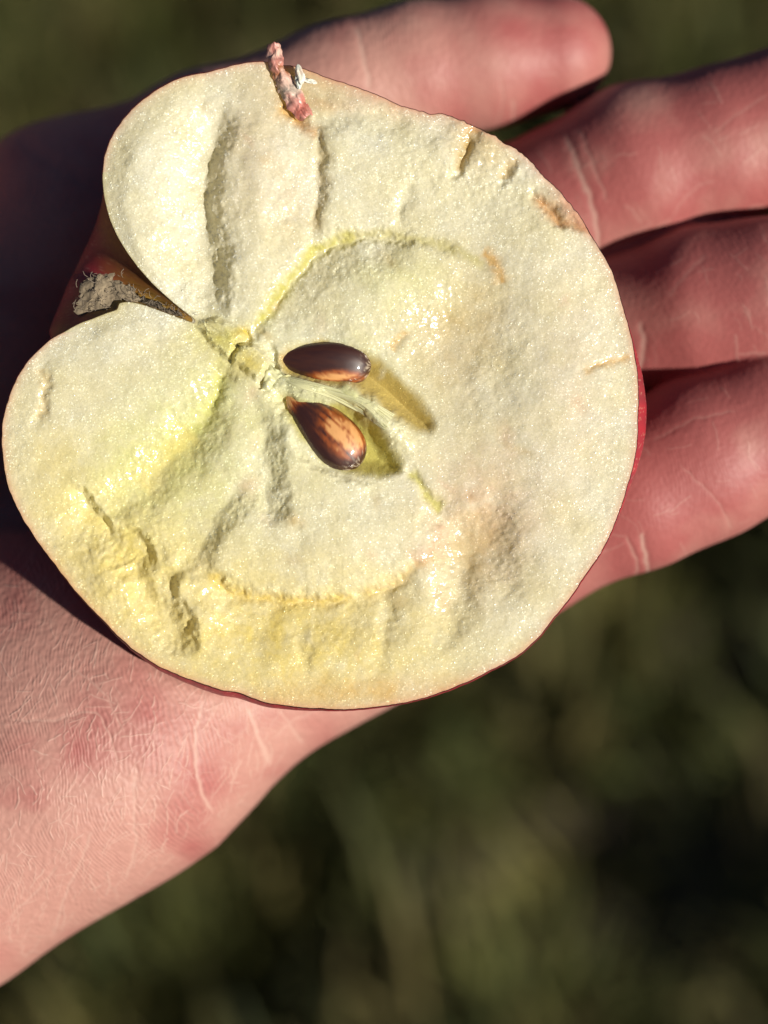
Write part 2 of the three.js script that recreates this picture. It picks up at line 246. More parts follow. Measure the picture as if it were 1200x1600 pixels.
dyeArea([[428, 604], [446, 612], [500, 622], [560, 628], [592, 655], [622, 695], [634, 735], [612, 752], [560, 750], [512, 736], [478, 706], [446, 664]], 18, srgb(208, 198, 92), 0.9);
dyeSpot(350, 530, 44, 26, 38, srgb(226, 216, 110), 0.7); dyeSpot(380, 522, 12, 12, 0, srgb(226, 200, 40), 0.8); dyeSpot(392, 568, 26, 22, 0, srgb(228, 210, 110), 0.75);
for (let i = 0; i < 60; i++) { const a = rnd() * 6.28, r = 60 + rnd() * 420; dyeSpot(CU + Math.cos(a) * r, CV - Math.sin(a) * r, 5 + rnd() * 14, 4 + rnd() * 8, rnd() * 180, rnd() < 0.5 ? PALE : rnd() < 0.5 ? OCHRE : PINK, 0.15 + rnd() * 0.2); }
function sample(F, u, v) { const x = clamp(u - U0, 0, RW - 1.01), y = clamp(v - V0, 0, RH - 1.01), i = Math.floor(x), j = Math.floor(y), a = x - i, b = y - j, k = j * RW + i; return (F[k] * (1 - a) + F[k + 1] * a) * (1 - b) + (F[k + RW] * (1 - a) + F[k + RW + 1] * a) * b; }

// the dome of the peel under the rim; the notch at the flower end closes with depth, which leaves the basin open to view
const HD = 34;
function bulge(th) { return 0.014 + 0.002 * ss(0.4, -0.2, th) * ss(-2.9, -2.4, th) - 0.022 * Math.exp(-Math.pow((th - 1.5) / 0.8, 2)) + 0.031 * Math.exp(-Math.pow((th + 0.09) / 0.2, 2)) + 0.018 * Math.exp(-Math.pow((th + 1.9) / 0.28, 2)); }
function peelAt(i, ph) {
  const th = -Math.PI + i / NT * 2 * Math.PI, r0 = R0[i], z0 = sample(Hm, CU + Math.cos(th) * r0, CV - Math.sin(th) * r0) * 0.45 * PX - 0.11;
  const z = ph === 0 ? z0 + 0.06 : Math.min(z0, 0) * Math.cos(ph) - HD * Math.sin(ph), fill = ss(0, 1, (-z - 0.2) / 10), base = lerp(r0, at(R1, th), Math.sqrt(fill));
  const dep = clamp(-z / 6), r = (base + 0.9) * (1 + bulge(th) * dep * (2 - dep) * 1.1) * Math.pow(Math.cos(ph), 0.85);
  return [CU + Math.cos(th) * r, CV - Math.sin(th) * r, z];
}
// ---------------------------------------------------------------- apple: build
const appleAt = P(CU, CV, -34);
const apple = rigThing('apple', appleAt, { label: 'halved red apple with torn cream flesh and two brown seeds resting on the palm', category: 'apple' });
const A = (u, v, z) => { const k = PX * 0.001; return [(u - 600) * k - appleAt.x, (800 - v) * k - appleAt.y, z * 0.001 - appleAt.z]; };   // on the cut face, z mm
const TEXN = 2048;
const fleshUV = (u, v) => [(u - U0) / RW, 1 - (v - V0) / RH];
// rows of a DataTexture run upwards from v = 0
const fleshMap = colorTexture(TEXN, TEXN, (s, t, o) => {
  const u = s * RW + U0, v = (1 - t) * RH + V0, th = Math.atan2(CV - v, u - CU), d = at(R0, th) - Math.hypot(u - CU, v - CV);
  const g = 1 + 0.10 * n2(u / 2.2, v / 2.2, 61) + 0.07 * n2(u / 5, v / 5, 62), e = 0.55 * Math.exp(-Math.max(0, d) / 7);   // red dye bleeds from the peel into the rim
  const c = [sample(Cm[0], u, v) * g, sample(Cm[1], u, v) * g, sample(Cm[2], u, v) * (g * 2 - 1 > 0 ? lerp(g, g * g, 0.5) : g)], inNotch = u < 320 && v > 270 && v < 520 ? 1 : 0, rim = inNotch ? [0.55, 0.45, 0.15] : [0.72, 0.25, 0.16];
  for (let q = 0; q < 3; q++) o[q] = lerp(c[q], rim[q], e);
});
const fleshBump = greyTexture(TEXN, TEXN, (s, t) => {
  const u = s * RW, v = (1 - t) * RH;
  return 0.5 + 0.32 * n2(u / 3.0, v / 3.0, 71) + 0.3 * n2(u / 1.7, v / 1.7, 72) + 0.2 * n2(u / 7, v / 7, 73);
});
const fleshMat = new THREE.MeshPhysicalMaterial({ map: fleshMap, bumpMap: fleshBump, bumpScale: 0.00003, roughness: 0.97, clearcoat: 1, clearcoatRoughness: 0.13, ior: 1.38, transmission: 0.5, thickness: 0 });
{
  const NR = 340, pos = new Float32Array((NT * NR + 1) * 3), uv = new Float32Array((NT * NR + 1) * 2), idx = [];
  const put = (k, u, v, z) => { pos.set(A(u, v, z), k * 3); uv.set(fleshUV(u, v), k * 2); };
  put(0, CU, CV, sample(Hm, CU, CV) * PX);
  for (let j = 0; j < NR; j++) {
    const f = 1 - Math.pow(1 - (j + 1) / NR, 1.15);
    for (let i = 0; i < NT; i++) {
      const th = -Math.PI + i / NT * 2 * Math.PI, R = R0[i], r = R * f, u = CU + Math.cos(th) * r, v = CV - Math.sin(th) * r, d = R - r;
      const edge = ss(0, 60, d);
      let h = sample(Hm, u, v) * lerp(0.45, 1, edge) - 0.5 * Math.exp(-d / 3.5);
      put(1 + j * NT + i, u, v, h * PX);
      const i2 = (i + 1) % NT;
      if (j === 0) idx.push(0, 1 + i, 1 + i2); else { const a = 1 + (j - 1) * NT, b = 1 + j * NT; idx.push(a + i, b + i, b + i2, a + i, b + i2, a + i2); }
    }
  }
  // the body goes on under the cut face, 0.35 mm inside the peel
  const NS = 40, first = 1 + (NR - 1) * NT, p2 = Array.from(pos), uv2 = Array.from(uv), last = (j, i) => (j === 0 ? first : 1 + NR * NT + (j - 1) * NT) + i;
  for (let j = 1; j <= NS; j++) {
    for (let i = 0; i < NT; i++) { const p = peelAt(i, Math.pow(j / NS, 1.4) * Math.PI / 2); p2.push(...A(CU + (p[0] - CU) * 0.985, CV + (p[1] - CV) * 0.985, p[2] * 0.985)); uv2.push(...fleshUV(lerp(CU, p[0], 0.93), lerp(CV, p[1], 0.93))); }
    for (let i = 0; i < NT; i++) { const i2 = (i + 1) % NT; idx.push(last(j - 1, i), last(j, i), last(j, i2), last(j - 1, i), last(j, i2), last(j - 1, i2)); }
  }
  const fg = geometry(p2, idx, uv2), nTop = NT * 3 + (NR - 1) * NT * 6; fg.addGroup(0, nTop, 0); fg.addGroup(nTop, idx.length - nTop, 1);
  obj('flesh', fg, [fleshMat, new THREE.MeshStandardMaterial({ color: new THREE.Color().setRGB(0.86, 0.8, 0.58), roughness: 0.9 })], apple);
}
{
  const NS = 110, pos = [], col = [], idx = [];
  for (let j = 0; j <= NS; j++) {
    const ph = Math.pow(j / NS, 1.4) * Math.PI / 2;
    for (let i = 0; i < NT; i++) {
      const th = -Math.PI + i / NT * 2 * Math.PI, r0 = R0[i];
      const [u, v, z] = peelAt(i, ph);
      pos.push(...A(u, v, z));
      // red peel with streaks, olive yellow round the basin
      const st = n2(Math.cos(th) * 28, Math.sin(th) * 28, z * 0.05), bl = fbm(Math.cos(th) * 5, Math.sin(th) * 5, z * 0.12, 3), sp = n2(u / 4, v / 4, z) > 0.42 ? 0.12 : 0;
      const basin = ss(0, 60, at(R1, th) - r0) * ss(6.5, 1.5, -z + 1.5 * bl), y = clamp(basin * (0.75 + bl * 1.2 + ss(560, 380, v) * 0.25 - ss(14, 2, -z) * 0));
      const red = [0.28 + 0.13 * st + sp * 0.7, 0.022 + 0.03 * bl + sp * 0.8, 0.03 + 0.02 * bl + sp * 0.5], och = [0.34 + 0.16 * bl + 0.1 * n2(u / 5, v / 5, 3), 0.20 + 0.12 * bl + 0.07 * n2(u / 5, v / 5, 3), 0.034];
      for (let q = 0; q < 3; q++) col.push(Math.max(0.004, lerp(red[q], och[q], y)));
      if (j) { const a = (j - 1) * NT, c = j * NT, i2 = (i + 1) % NT; idx.push(a + i, c + i, c + i2, a + i, c + i2, a + i2); }
    }
  }
  obj('peel', geometry(pos, idx, null, col), new THREE.MeshPhysicalMaterial({ vertexColors: true, roughness: 0.5, clearcoat: 0.08, clearcoatRoughness: 0.35 }), apple);
}
// wet grains of the pulp: flat burst cells lying on the relief, each tilted a little its own way
{
  const g = new THREE.IcosahedronGeometry(1, 2), gn = g.attributes.position; g.setAttribute('normal', gn.clone());
  const list = [], up = new THREE.Vector3(0, 0, 1), q = new THREE.Quaternion(), M4 = new THREE.Matrix4(), C = new THREE.Color();
  while (list.length < 52000) {
    const a = rnd() * 6.2832, f = Math.sqrt(rnd()), th = a - Math.PI, r = at(R0, th) * f - 3, u = CU + Math.cos(th) * r, v = CV - Math.sin(th) * r; if (r < 2) continue;
    if (rnd() > 0.45 + 0.55 * ss(-0.25, 0.25, fbm(u / 45, v / 45, 91, 3)) ) continue;
    const d = at(R0, th) - r, edge = lerp(0.45, 1, ss(0, 60, d)), h = (x, y) => sample(Hm, x, y) * edge, gx = (h(u + 3, v) - h(u - 3, v)) / 6, gy = (h(u, v + 3) - h(u, v - 3)) / 6;
    if (Math.hypot(gx, gy) > 1.4) continue;
    const t1 = Math.sqrt(-2 * Math.log(1 - rnd() * 0.999)) * 0.2, t2 = rnd() * 6.2832, n = new THREE.Vector3(-gx + Math.cos(t1 ? t2 : 0) * t1, gy + Math.sin(t2) * t1, 1).normalize(), s = (0.55 + rnd() * rnd() * 1.3) * PX;
    list.push([u, v, (h(u, v) - 0.5 * Math.exp(-d / 3.5)) * PX - 0.02, n, s]);
  }
  const im = new THREE.InstancedMesh(g, new THREE.MeshPhysicalMaterial({ roughness: 0.6, clearcoat: 1, clearcoatRoughness: 0.1, ior: 1.4 }), list.length);
  list.forEach(([u, v, z, n, s], i) => {
    const p = A(u, v, z); M4.compose(new THREE.Vector3(...p), q.setFromUnitVectors(up, n), new THREE.Vector3(s * 0.001 * 1.2, s * 0.001, s * 0.001 * 0.3)); im.setMatrixAt(i, M4);
    const b = 0.84 + rnd() * 0.05; im.setColorAt(i, C.setRGB(Math.min(0.95, sample(Cm[0], u, v) * b), Math.min(0.95, sample(Cm[1], u, v) * b), Math.min(0.95, sample(Cm[2], u, v) * b)));
  });
  im.name = 'pulp'; im.castShadow = im.receiveShadow = true; im.userData = { kind: 'stuff' }; apple.add(im);
}
// seeds
function seedMesh(u0, v0, u1, v1, wid, thick, z, roll, pale, label, s) {
  const NA = 72, NL = 56, pos = [], col = [], idx = [], ax = new THREE.Vector3(u1 - u0, -(v1 - v0), 0), L = ax.length(); ax.normalize();
  const side = new THREE.Vector3(-ax.y, ax.x, 0), up = new THREE.Vector3(0, 0, 1);
  const sR = side.clone().multiplyScalar(Math.cos(roll)).addScaledVector(up, Math.sin(roll)), uR = up.clone().multiplyScalar(Math.cos(roll)).addScaledVector(side, -Math.sin(roll));
  for (let j = 0; j <= NL; j++) {
    const t = (1 - Math.cos(Math.PI * j / NL)) / 2, prof = Math.pow(t, 0.54) * Math.sqrt(Math.max(0, 1 - Math.pow(t, 3.4))) / 0.70;
    for (let i = 0; i < NA; i++) {
      const a = i / NA * 2 * Math.PI, ca = Math.cos(a), sa = Math.sin(a), sq = 1 / Math.pow(Math.pow(Math.abs(ca), 2.3) + Math.pow(Math.abs(sa), 2.3), 1 / 2.3), rg = 1 + 0.02 * n2(ca * 3, sa * 3 + t * 2, s) + 0.008 * n2(ca * 9, sa * 9 + t * 8, s) + 0.004 * n2(ca * 18, sa * 18 + t * 20, s);
      const x = (t - 0.5) * L, y = ca * sq * prof * wid / 2 * rg, w = sa * sq * prof * thick / 2 * rg;
      const cu = (u0 + u1) / 2, cv = (v0 + v1) / 2, d = ax.clone().multiplyScalar(x).addScaledVector(sR, y).addScaledVector(uR, w);
      pos.push(...A(cu + d.x, cv - d.y, z + d.z * PX));
      // brown coat with streaks along the seed and a pale tan patch where the coat is thin
      const f = n2(t * 2.4, ca * 5 + s, sa * 5) * 0.45 + n2(t * 4, ca * 16 + s, sa * 16) * 0.16 + n2(t * 9, ca * 8, sa * 8 + s) * 0.3;
      let c = [0.034 + 0.03 * f, 0.007 + 0.008 * f, 0.003];
      const p = clamp(pale(t, d.x, d.y, w) * (1 + f * 1.5 + 0.5 * n2(t * 26, ca * 22, sa * 22 + s))), mid = srgb(140, 68, 20), hi = srgb(206, 150, 92);
      for (let q = 0; q < 3; q++) { c[q] = lerp(c[q], mid[q], ss(0.08, 0.5, p)); c[q] = lerp(c[q], hi[q], ss(0.45, 0.95, p)); }
      const crust = ss(0.86, 0.98, t) * ss(0.1, 0.4, n2(t * 30, ca * 8, sa * 8 + s)); for (let q = 0; q < 3; q++) c[q] = lerp(c[q], [0.42, 0.34, 0.25][q], crust * 0.8);
      col.push(...c.map((v) => Math.max(0.003, v)));
      if (j) { const p0 = (j - 1) * NA, p1 = j * NA, i2 = (i + 1) % NA; idx.push(p0 + i, p1 + i, p1 + i2, p0 + i, p1 + i2, p0 + i2); }
    }
  }
  let g = geometry(pos, idx, null, col);
  return obj('seed', g, seedMat, apple, { label });
}
const seedMat = new THREE.MeshPhysicalMaterial({ vertexColors: true, roughness: 0.5, clearcoat: 0.9, clearcoatRoughness: 0.07 });
const gauss = (x, y, a, b) => Math.exp(-((x / a) ** 2) - ((y / b) ** 2));
seedMesh(424, 558, 580, 571, 76, 58, -1.3, 0.15, (t, x, y, w) => w < -4 ? 0 : gauss(x - 26, y + 24, 40, 9) * 0.9, 'darker brown seed lying in the upper chamber of the core', 3);
seedMesh(449, 613, 562, 727, 84, 62, -1.05, -0.1, (t, x, y, w) => w < -4 ? 0 : 1.2 * gauss((x - 34) * 0.72 + (y + 12) * 0.69 * -1 - 0, (x - 34) * 0.69 + (y + 12) * 0.72, 44, 24) * ss(1, 0.84, t) + 1.3 * gauss(t, 0, 0.13, 1), 'seed with a pale tan patch lying in the lower chamber', 9);
// pale fibres and membrane between the two chambers
const fibreMat = new THREE.MeshPhysicalMaterial({ color: new THREE.Color().setRGB(0.56, 0.54, 0.30), roughness: 0.45, clearcoat: 0.7, clearcoatRoughness: 0.15 });
{
  const parts = [];
  const strand = (pts, r) => { const c = new THREE.CatmullRomCurve3(pts.map(([u, v, z]) => new THREE.Vector3(...A(u, v, z)))); parts.push(new THREE.TubeGeometry(c, 40, r * 0.001, 7)); };
  for (let i = 0; i < 16; i++) {
    const o = (i - 7.5) / 7.5, w = () => (rnd() - 0.5) * 5, on = (u, v, d) => [u, v, sample(Hm, u, v) * PX + d], end = 0.75 + rnd() * 0.25, way = [[428, 586], [470, 600], [520, 614], [566, 632], [606, 662], [640, 700]], fan = [2, 5, 7, 11, 16, 20], pts = [];
    way.forEach(([u, v], k) => { const x = u + o * fan[k] * -0.5 + w(), y = v + o * fan[k] * 0.9 + w(); if (k / 5 <= end) pts.push(on(x, y, k === 0 ? 0.25 : 0.02 + rnd() * 0.06)); });
    strand(pts, 0.05 + rnd() * 0.08);
  }
  obj('core_fibre', mergeGeometries(parts), fibreMat, apple, { kind: 'stuff' });
}
function sheet(name, NU, NV, fn, thick, m, colFn, data) {   // a curved flake with thickness; fn(s, t) -> [u, v, z mm]
  const pos = [], col = [], idx = [], W = NU + 1, n = W * (NV + 1);
  for (let side = 0; side < 2; side++) for (let j = 0; j <= NV; j++) for (let i = 0; i <= NU; i++) {
    const s = i / NU, t = j / NV, p = fn(s, t), e = Math.min(s, 1 - s, t, 1 - t), th = thick * ss(0, 0.12, e) + 0.02;
    pos.push(...A(p[0], p[1], p[2] - side * th)); const c = colFn ? colFn(s, t, side) : [1, 1, 1]; col.push(...c);
  }
  for (let side = 0; side < 2; side++) for (let j = 0; j < NV; j++) for (let i = 0; i < NU; i++) { const a = side * n + j * W + i, b = a + W; if (side) idx.push(a, a + 1, b, a + 1, b + 1, b); else idx.push(a, b, a + 1, a + 1, b, b + 1); }
  const edge = []; for (let i = 0; i <= NU; i++) edge.push(i); for (let j = 1; j <= NV; j++) edge.push(j * W + NU); for (let i = NU - 1; i >= 0; i--) edge.push(NV * W + i); for (let j = NV - 1; j > 0; j--) edge.push(j * W);
  edge.forEach((a, k) => { const b = edge[(k + 1) % edge.length]; idx.push(a, b, a + n, b, b + n, a + n); });
  return obj(name, geometry(pos, idx, null, col), m, apple, data);
}
// torn flap of clear core skin beside the knot
sheet('core_membrane', 30, 24, (s, t) => { const u = lerp(418, 462, s) - t * 10 * (1 - s), v = lerp(570, 592, s) + t * lerp(44, 16, s) + n2(s * 4, t * 4, 3) * 6; return [u, v, 0.2 + Math.sin(s * 3 + t * 2.2) * 0.5 + n2(s * 5, t * 5, 7) * 0.5]; }, 0.18, fibreMat);
// dried flower end in the basin
const calyxMat = new THREE.MeshStandardMaterial({ vertexColors: true, roughness: 0.95 });
const calyx = new THREE.Group(); calyx.name = 'calyx'; apple.add(calyx);
{
  const fuzz = (s, t, k) => { const f = n2(s * 30, t * 8, k) * 0.5 + n2(s * 12, t * 30, k + 3) * 0.4; const b = clamp(0.6 + f); return [lerp(0.06, 0.25, b), lerp(0.042, 0.195, b), lerp(0.025, 0.125, b)]; };
  const sep = (name, pts, bend, k, dark = 1) => { // quad patch of four corners [u, v, z], ragged
    const m = sheet(name, 36, 28, (s, t) => { const a = pts[0], b = pts[1], c = pts[2], d = pts[3], q = (i) => lerp(lerp(a[i], b[i], s), lerp(d[i], c[i], s), t), e = Math.min(s, 1 - s, t, 1 - t), j = (1 - ss(0, 0.2, e)); return [q(0) + n2(s * 9, t * 9, k) * 7 * j + n2(s * 4, t * 4, k + 1) * 6, q(1) + n2(s * 9, t * 9, k + 4) * 7 * j + n2(s * 4, t * 4, k + 5) * 5, q(2) + bend * Math.sin(Math.PI * s) * Math.sin(Math.PI * t) + n2(s * 5, t * 5, k + 8) * 0.2 + n2(s * 20, t * 14, k + 9) * 0.06]; }, 0.3, calyxMat, (s, t) => fuzz(s, t, k).map((x) => x * dark));
    calyx.add(m); return m;
  };
  sep('sepal', [[128, 434, -1.2], [172, 424, -0.9], [180, 482, -0.6], [112, 488, -1.8]], 0.7, 2, 1.15);
  sep('sepal', [[158, 428, -1.1], [206, 450, -0.7], [218, 474, -0.9], [172, 470, -0.7]], 0.5, 12, 1);
  sep('sepal', [[190, 452, -2.2], [262, 474, -1.6], [268, 492, -1.6], [200, 474, -1.6]], 0.3, 22, 0.35);
  sep('sepal', [[246, 478, -1.2], [300, 490, -1.0], [304, 508, -1.2], [250, 490, -0.9]], 0.4, 32, 0.6);
  const hairs = [];
  for (let i = 0; i < 170; i++) {
    const q = rnd() * 1.7, on = rnd(), u = q < 0.55 ? lerp(116, 200, on) : lerp(200, 306, on), v = (q < 0.55 ? lerp(430, 486, rnd()) : lerp(458, 500, on) + (rnd() - 0.5) * 22), z = -1.2 + rnd() * 0.9, a = rnd() * 6.283, l = 4 + rnd() * 8;
    const c = new THREE.CatmullRomCurve3([new THREE.Vector3(...A(u, v, z)), new THREE.Vector3(...A(u + Math.cos(a) * l * 0.5, v + Math.sin(a) * l * 0.5, z + 0.3 + rnd() * 0.3)), new THREE.Vector3(...A(u + Math.cos(a + 0.3) * l, v + Math.sin(a + 0.3) * l, z + 0.2 + rnd() * 0.6))]);
    hairs.push(new THREE.TubeGeometry(c, 5, 0.018e-3 + rnd() * 0.014e-3, 4));
  }
  const h = new THREE.Mesh(mergeGeometries(hairs), new THREE.MeshStandardMaterial({ color: new THREE.Color().setRGB(0.24, 0.19, 0.14), roughness: 0.9 })); h.name = 'hair'; h.userData.kind = 'stuff'; calyx.add(h);
}
// curl of torn peel standing up from the upper rim
{
  const pinkMat = new THREE.MeshPhysicalMaterial({ vertexColors: true, roughness: 0.5, clearcoat: 0.3, clearcoatRoughness: 0.3 });
  const lumps = [];
  const lump = (u0, v0, z0, u1, v1, z1, w, k, cA, cB) => {
    const NA = 28, NL = 26, pos = [], col = [], idx = [], a = new THREE.Vector3(u0, v0, z0 / PX), b = new THREE.Vector3(u1, v1, z1 / PX), d = b.clone().sub(a).normalize(), s1 = new THREE.Vector3(-d.y, d.x, 0).normalize(), s2 = d.clone().cross(s1);
    for (let j = 0; j <= NL; j++) for (let i = 0; i < NA; i++) {
      const t = j / NL, an = i / NA * 6.2832, pr = Math.pow(Math.sin(Math.PI * clamp(t, 0.001, 0.999)), 0.5) * w / 2 * (1 + 0.7 * n2(Math.cos(an) * 1.3, Math.sin(an) * 1.3 + t * 3, k) + 0.45 * n2(Math.cos(an) * 3, Math.sin(an) * 3 + t * 7, k) + 0.25 * n2(Math.cos(an) * 7, Math.sin(an) * 7 + t * 16, k));
      const p = a.clone().lerp(b, t).addScaledVector(s1, Math.cos(an) * pr).addScaledVector(s2, Math.sin(an) * pr * 0.7);
      pos.push(...A(p.x, p.y, p.z * PX)); const m = clamp(0.5 + 0.9 * n2(Math.cos(an), t * 4, k + 5)); for (let q = 0; q < 3; q++) col.push(lerp(cA[q], cB[q], m));
      if (j) { const p0 = (j - 1) * NA, p1 = j * NA, i2 = (i + 1) % NA; idx.push(p0 + i, p1 + i, p1 + i2, p0 + i, p1 + i2, p0 + i2); }
    }
    lumps.push(geometry(pos, idx, null, col));
  };
  const gy = srgb(196, 178, 160), pk = srgb(196, 130, 118), lp = srgb(216, 178, 160), br = srgb(158, 100, 64), rd = srgb(178, 96, 82);
  const way = smooth([[429, 70], [432, 104], [446, 132], [462, 160], [481, 186]], 12), ramp = [pk, lp, pk, br, lp, gy, lp, pk, rd, pk];
  sheet('peel_shred', 40, 90, (q, t) => {
    const i = Math.min(way.length - 2, Math.floor(t * (way.length - 1))), f = t * (way.length - 1) - i, u = lerp(way[i][0], way[i + 1][0], f), v = lerp(way[i][1], way[i + 1][1], f), dx = way[i + 1][0] - way[i][0], dy = way[i + 1][1] - way[i][1], l = Math.hypot(dx, dy), w = (0.5 + 0.5 * Math.sqrt(Math.sin(Math.PI * clamp(t, 0.004, 0.996)))) * (16 - 6 * Math.exp(-(((t - 0.34) / 0.07) ** 2)) + 4 * n2(t * 7, q * 2, 5) + 3 * n2(t * 19, q * 3, 6)), o = (q - 0.5) * 2 * w;
    return [u - dy / l * o + n2(t * 12, q * 3, 8) * 3, v + dx / l * o + n2(t * 12, q * 3, 9) * 3, 0.75 * Math.sin(Math.PI * q) + 0.3 + 0.4 * n2(t * 6, q * 2, 3) + 0.15 * n2(t * 16, q * 5, 4) + 0.08 * n2(t * 40, q * 12, 6)];
  }, 0.5, pinkMat, (q, t) => { const x = clamp(t + 0.12 * n2(t * 8, q * 4, 2)) * 8.99, i = Math.floor(x), f = x - i, m = 0.85 + 0.3 * n2(t * 30, q * 12, 7); return [0, 1, 2].map((k) => lerp(ramp[i][k], ramp[i + 1][k], f) * m); }, { label: 'pinkish curl of torn peel at the upper rim' });
  const wh = srgb(196, 200, 188);
  lumps.length = 0; lump(466, 104, 1.2, 472, 136, 1.0, 11, 31, wh, gy); lump(470, 126, 1.1, 496, 131, 0.4, 7, 37, wh, gy); lump(465, 120, 1.0, 468, 142, 0.8, 8, 41, wh, wh);
  obj('flesh_shred', mergeGeometries(lumps), pinkMat, apple);
}

// ---------------------------------------------------------------- hand: tapered bones joined smoothly, meshed with surface nets
const bone = (a, b) => { const A_ = P(a[0], a[1], a[2]).multiplyScalar(1000), B_ = P(b[0], b[1], b[2]).multiplyScalar(1000); const d = B_.clone().sub(A_); return { ax: A_.x, ay: A_.y, az: A_.z, bx: d.x, by: d.y, bz: d.z, l2: d.lengthSq(), ra: a[3], rb: b[3] }; };
const chain = (pts) => pts.slice(1).map((p, i) => bone(pts[i], p));
const PALM = [
  ...chain([[-1500, 1560, -46, 27], [-900, 1190, -42, 25], [-560, 1060, -40, 24]]),
  ...chain([[-1500, 1700, -46, 24], [-900, 1330, -42, 23], [-560, 1200, -38, 22]]),
  ...chain([[-560, 950, -44, 19], [-120, 640, -46, 17], [110, 365, -42, 14.5]]),
  ...chain([[-560, 1010, -48, 18], [0, 760, -52, 15], [430, 470, -49, 13]]),
  ...chain([[-560, 1080, -48, 18], [0, 860, -52, 15], [540, 640, -48, 12.5]]),
  ...chain([[-560, 1180, -42, 18], [0, 1000, -46, 16], [560, 850, -40, 13]]),
  ...chain([[-560, 1420, -32, 21], [-400, 1440, -29, 21], [-133, 1304, -26, 20.3], [92, 1170, -24, 19.3], [215, 1112, -24, 17.2], [318, 1050, -26, 13.4], [505, 972, -28, 11.6], [710, 878, -27, 10.4]]),
  ...chain([[-520, 1270, -32, 20], [-150, 1115, -28, 18.5], [40, 1035, -27, 16.5]]),
  ...chain([[-560, 940, -40, 21], [-300, 760, -40, 21], [-60, 560, -44, 19]]),
];
const FINGERS = [
  chain([[110, 352, -40, 12.5], [330, 235, -36, 10.4], [520, 152, -33.5, 9], [566, 136, -33, 8.5], [650, 112, -33, 8.7], [760, 96, -33, 8.4], [865, 84, -33, 7.7]]),
  chain([[440, 470, -44, 13], [760, 370, -36, 11], [905, 308, -32, 9.9], [1000, 265, -30, 10.9], [1130, 228, -28, 10], [1230, 195, -27, 9.6], [1340, 165, -26, 8.7]]),
  chain([[550, 640, -44, 12.5], [850, 548, -34, 10.2], [1000, 503, -29, 9.4], [1100, 478, -24.5, 9.9], [1200, 466, -22, 9.8], [1340, 436, -21, 8.8]]),
  chain([[600, 920, -33, 12], [810, 840, -26, 10.2], [1000, 768, -21, 9.3], [1095, 716, -21, 10.1], [1210, 664, -21, 9.8], [1340, 594, -20, 8.6]]),
  chain([[-480, 880, -38, 19], [-400, 640, -36, 16.5], [-370, 380, -32, 12.5], [-420, 100, -28, 10.8], [-430, -110, -26, 9]]),
];
const KS = 3.0;
function cap(b, x, y, z) { const px = x - b.ax, py = y - b.ay, pz = z - b.az, t = clamp((px * b.bx + py * b.by + pz * b.bz) / b.l2), dx = px - b.bx * t, dy = py - b.by * t, dz = pz - b.bz * t; return Math.sqrt(dx * dx + dy * dy + dz * dz) - lerp(b.ra, b.rb, t); }
const smin = (a, b, k) => { const h = clamp(0.5 + 0.5 * (b - a) / k); return lerp(b, a, h) - k * h * (1 - h); };
function appleD(x, y, z) {                    // how far outside the apple's dome, mm
  const u = x / PX + 600 - CU, v = 800 - y / PX - CV, r = Math.hypot(u, v), th = Math.atan2(-v, u), dep = clamp(-z / 6), R = at(R1, th) * (1 + bulge(th) * dep * (2 - dep) * 1.1) + 3;
  const c = clamp(-z / HD, 0, 1.6), q = Math.hypot(Math.pow(r / R, 1 / 0.85), c);
  return (q - 1) * 30;
}
function handD(x, y, z) {
  let p = 1e9; for (const b of PALM) { const d = cap(b, x, y, z); if (d < p + 12) p = p > 1e8 ? d : smin(p, d, 9); }
  let f = 1e9; for (const c of FINGERS) { let g = 1e9; for (const b of c) { const d = cap(b, x, y, z); if (d < g + 5) g = g > 1e8 ? d : smin(g, d, KS); } f = f > 1e8 ? g : smin(f, g, 0.7); }
  let d = smin(p, f, 7);
  if (d < 3 && d > -14) { const a = -(appleD(x, y, z) - 0.25); d = -smin(-d, -a, 1.2); }
  return d;
}
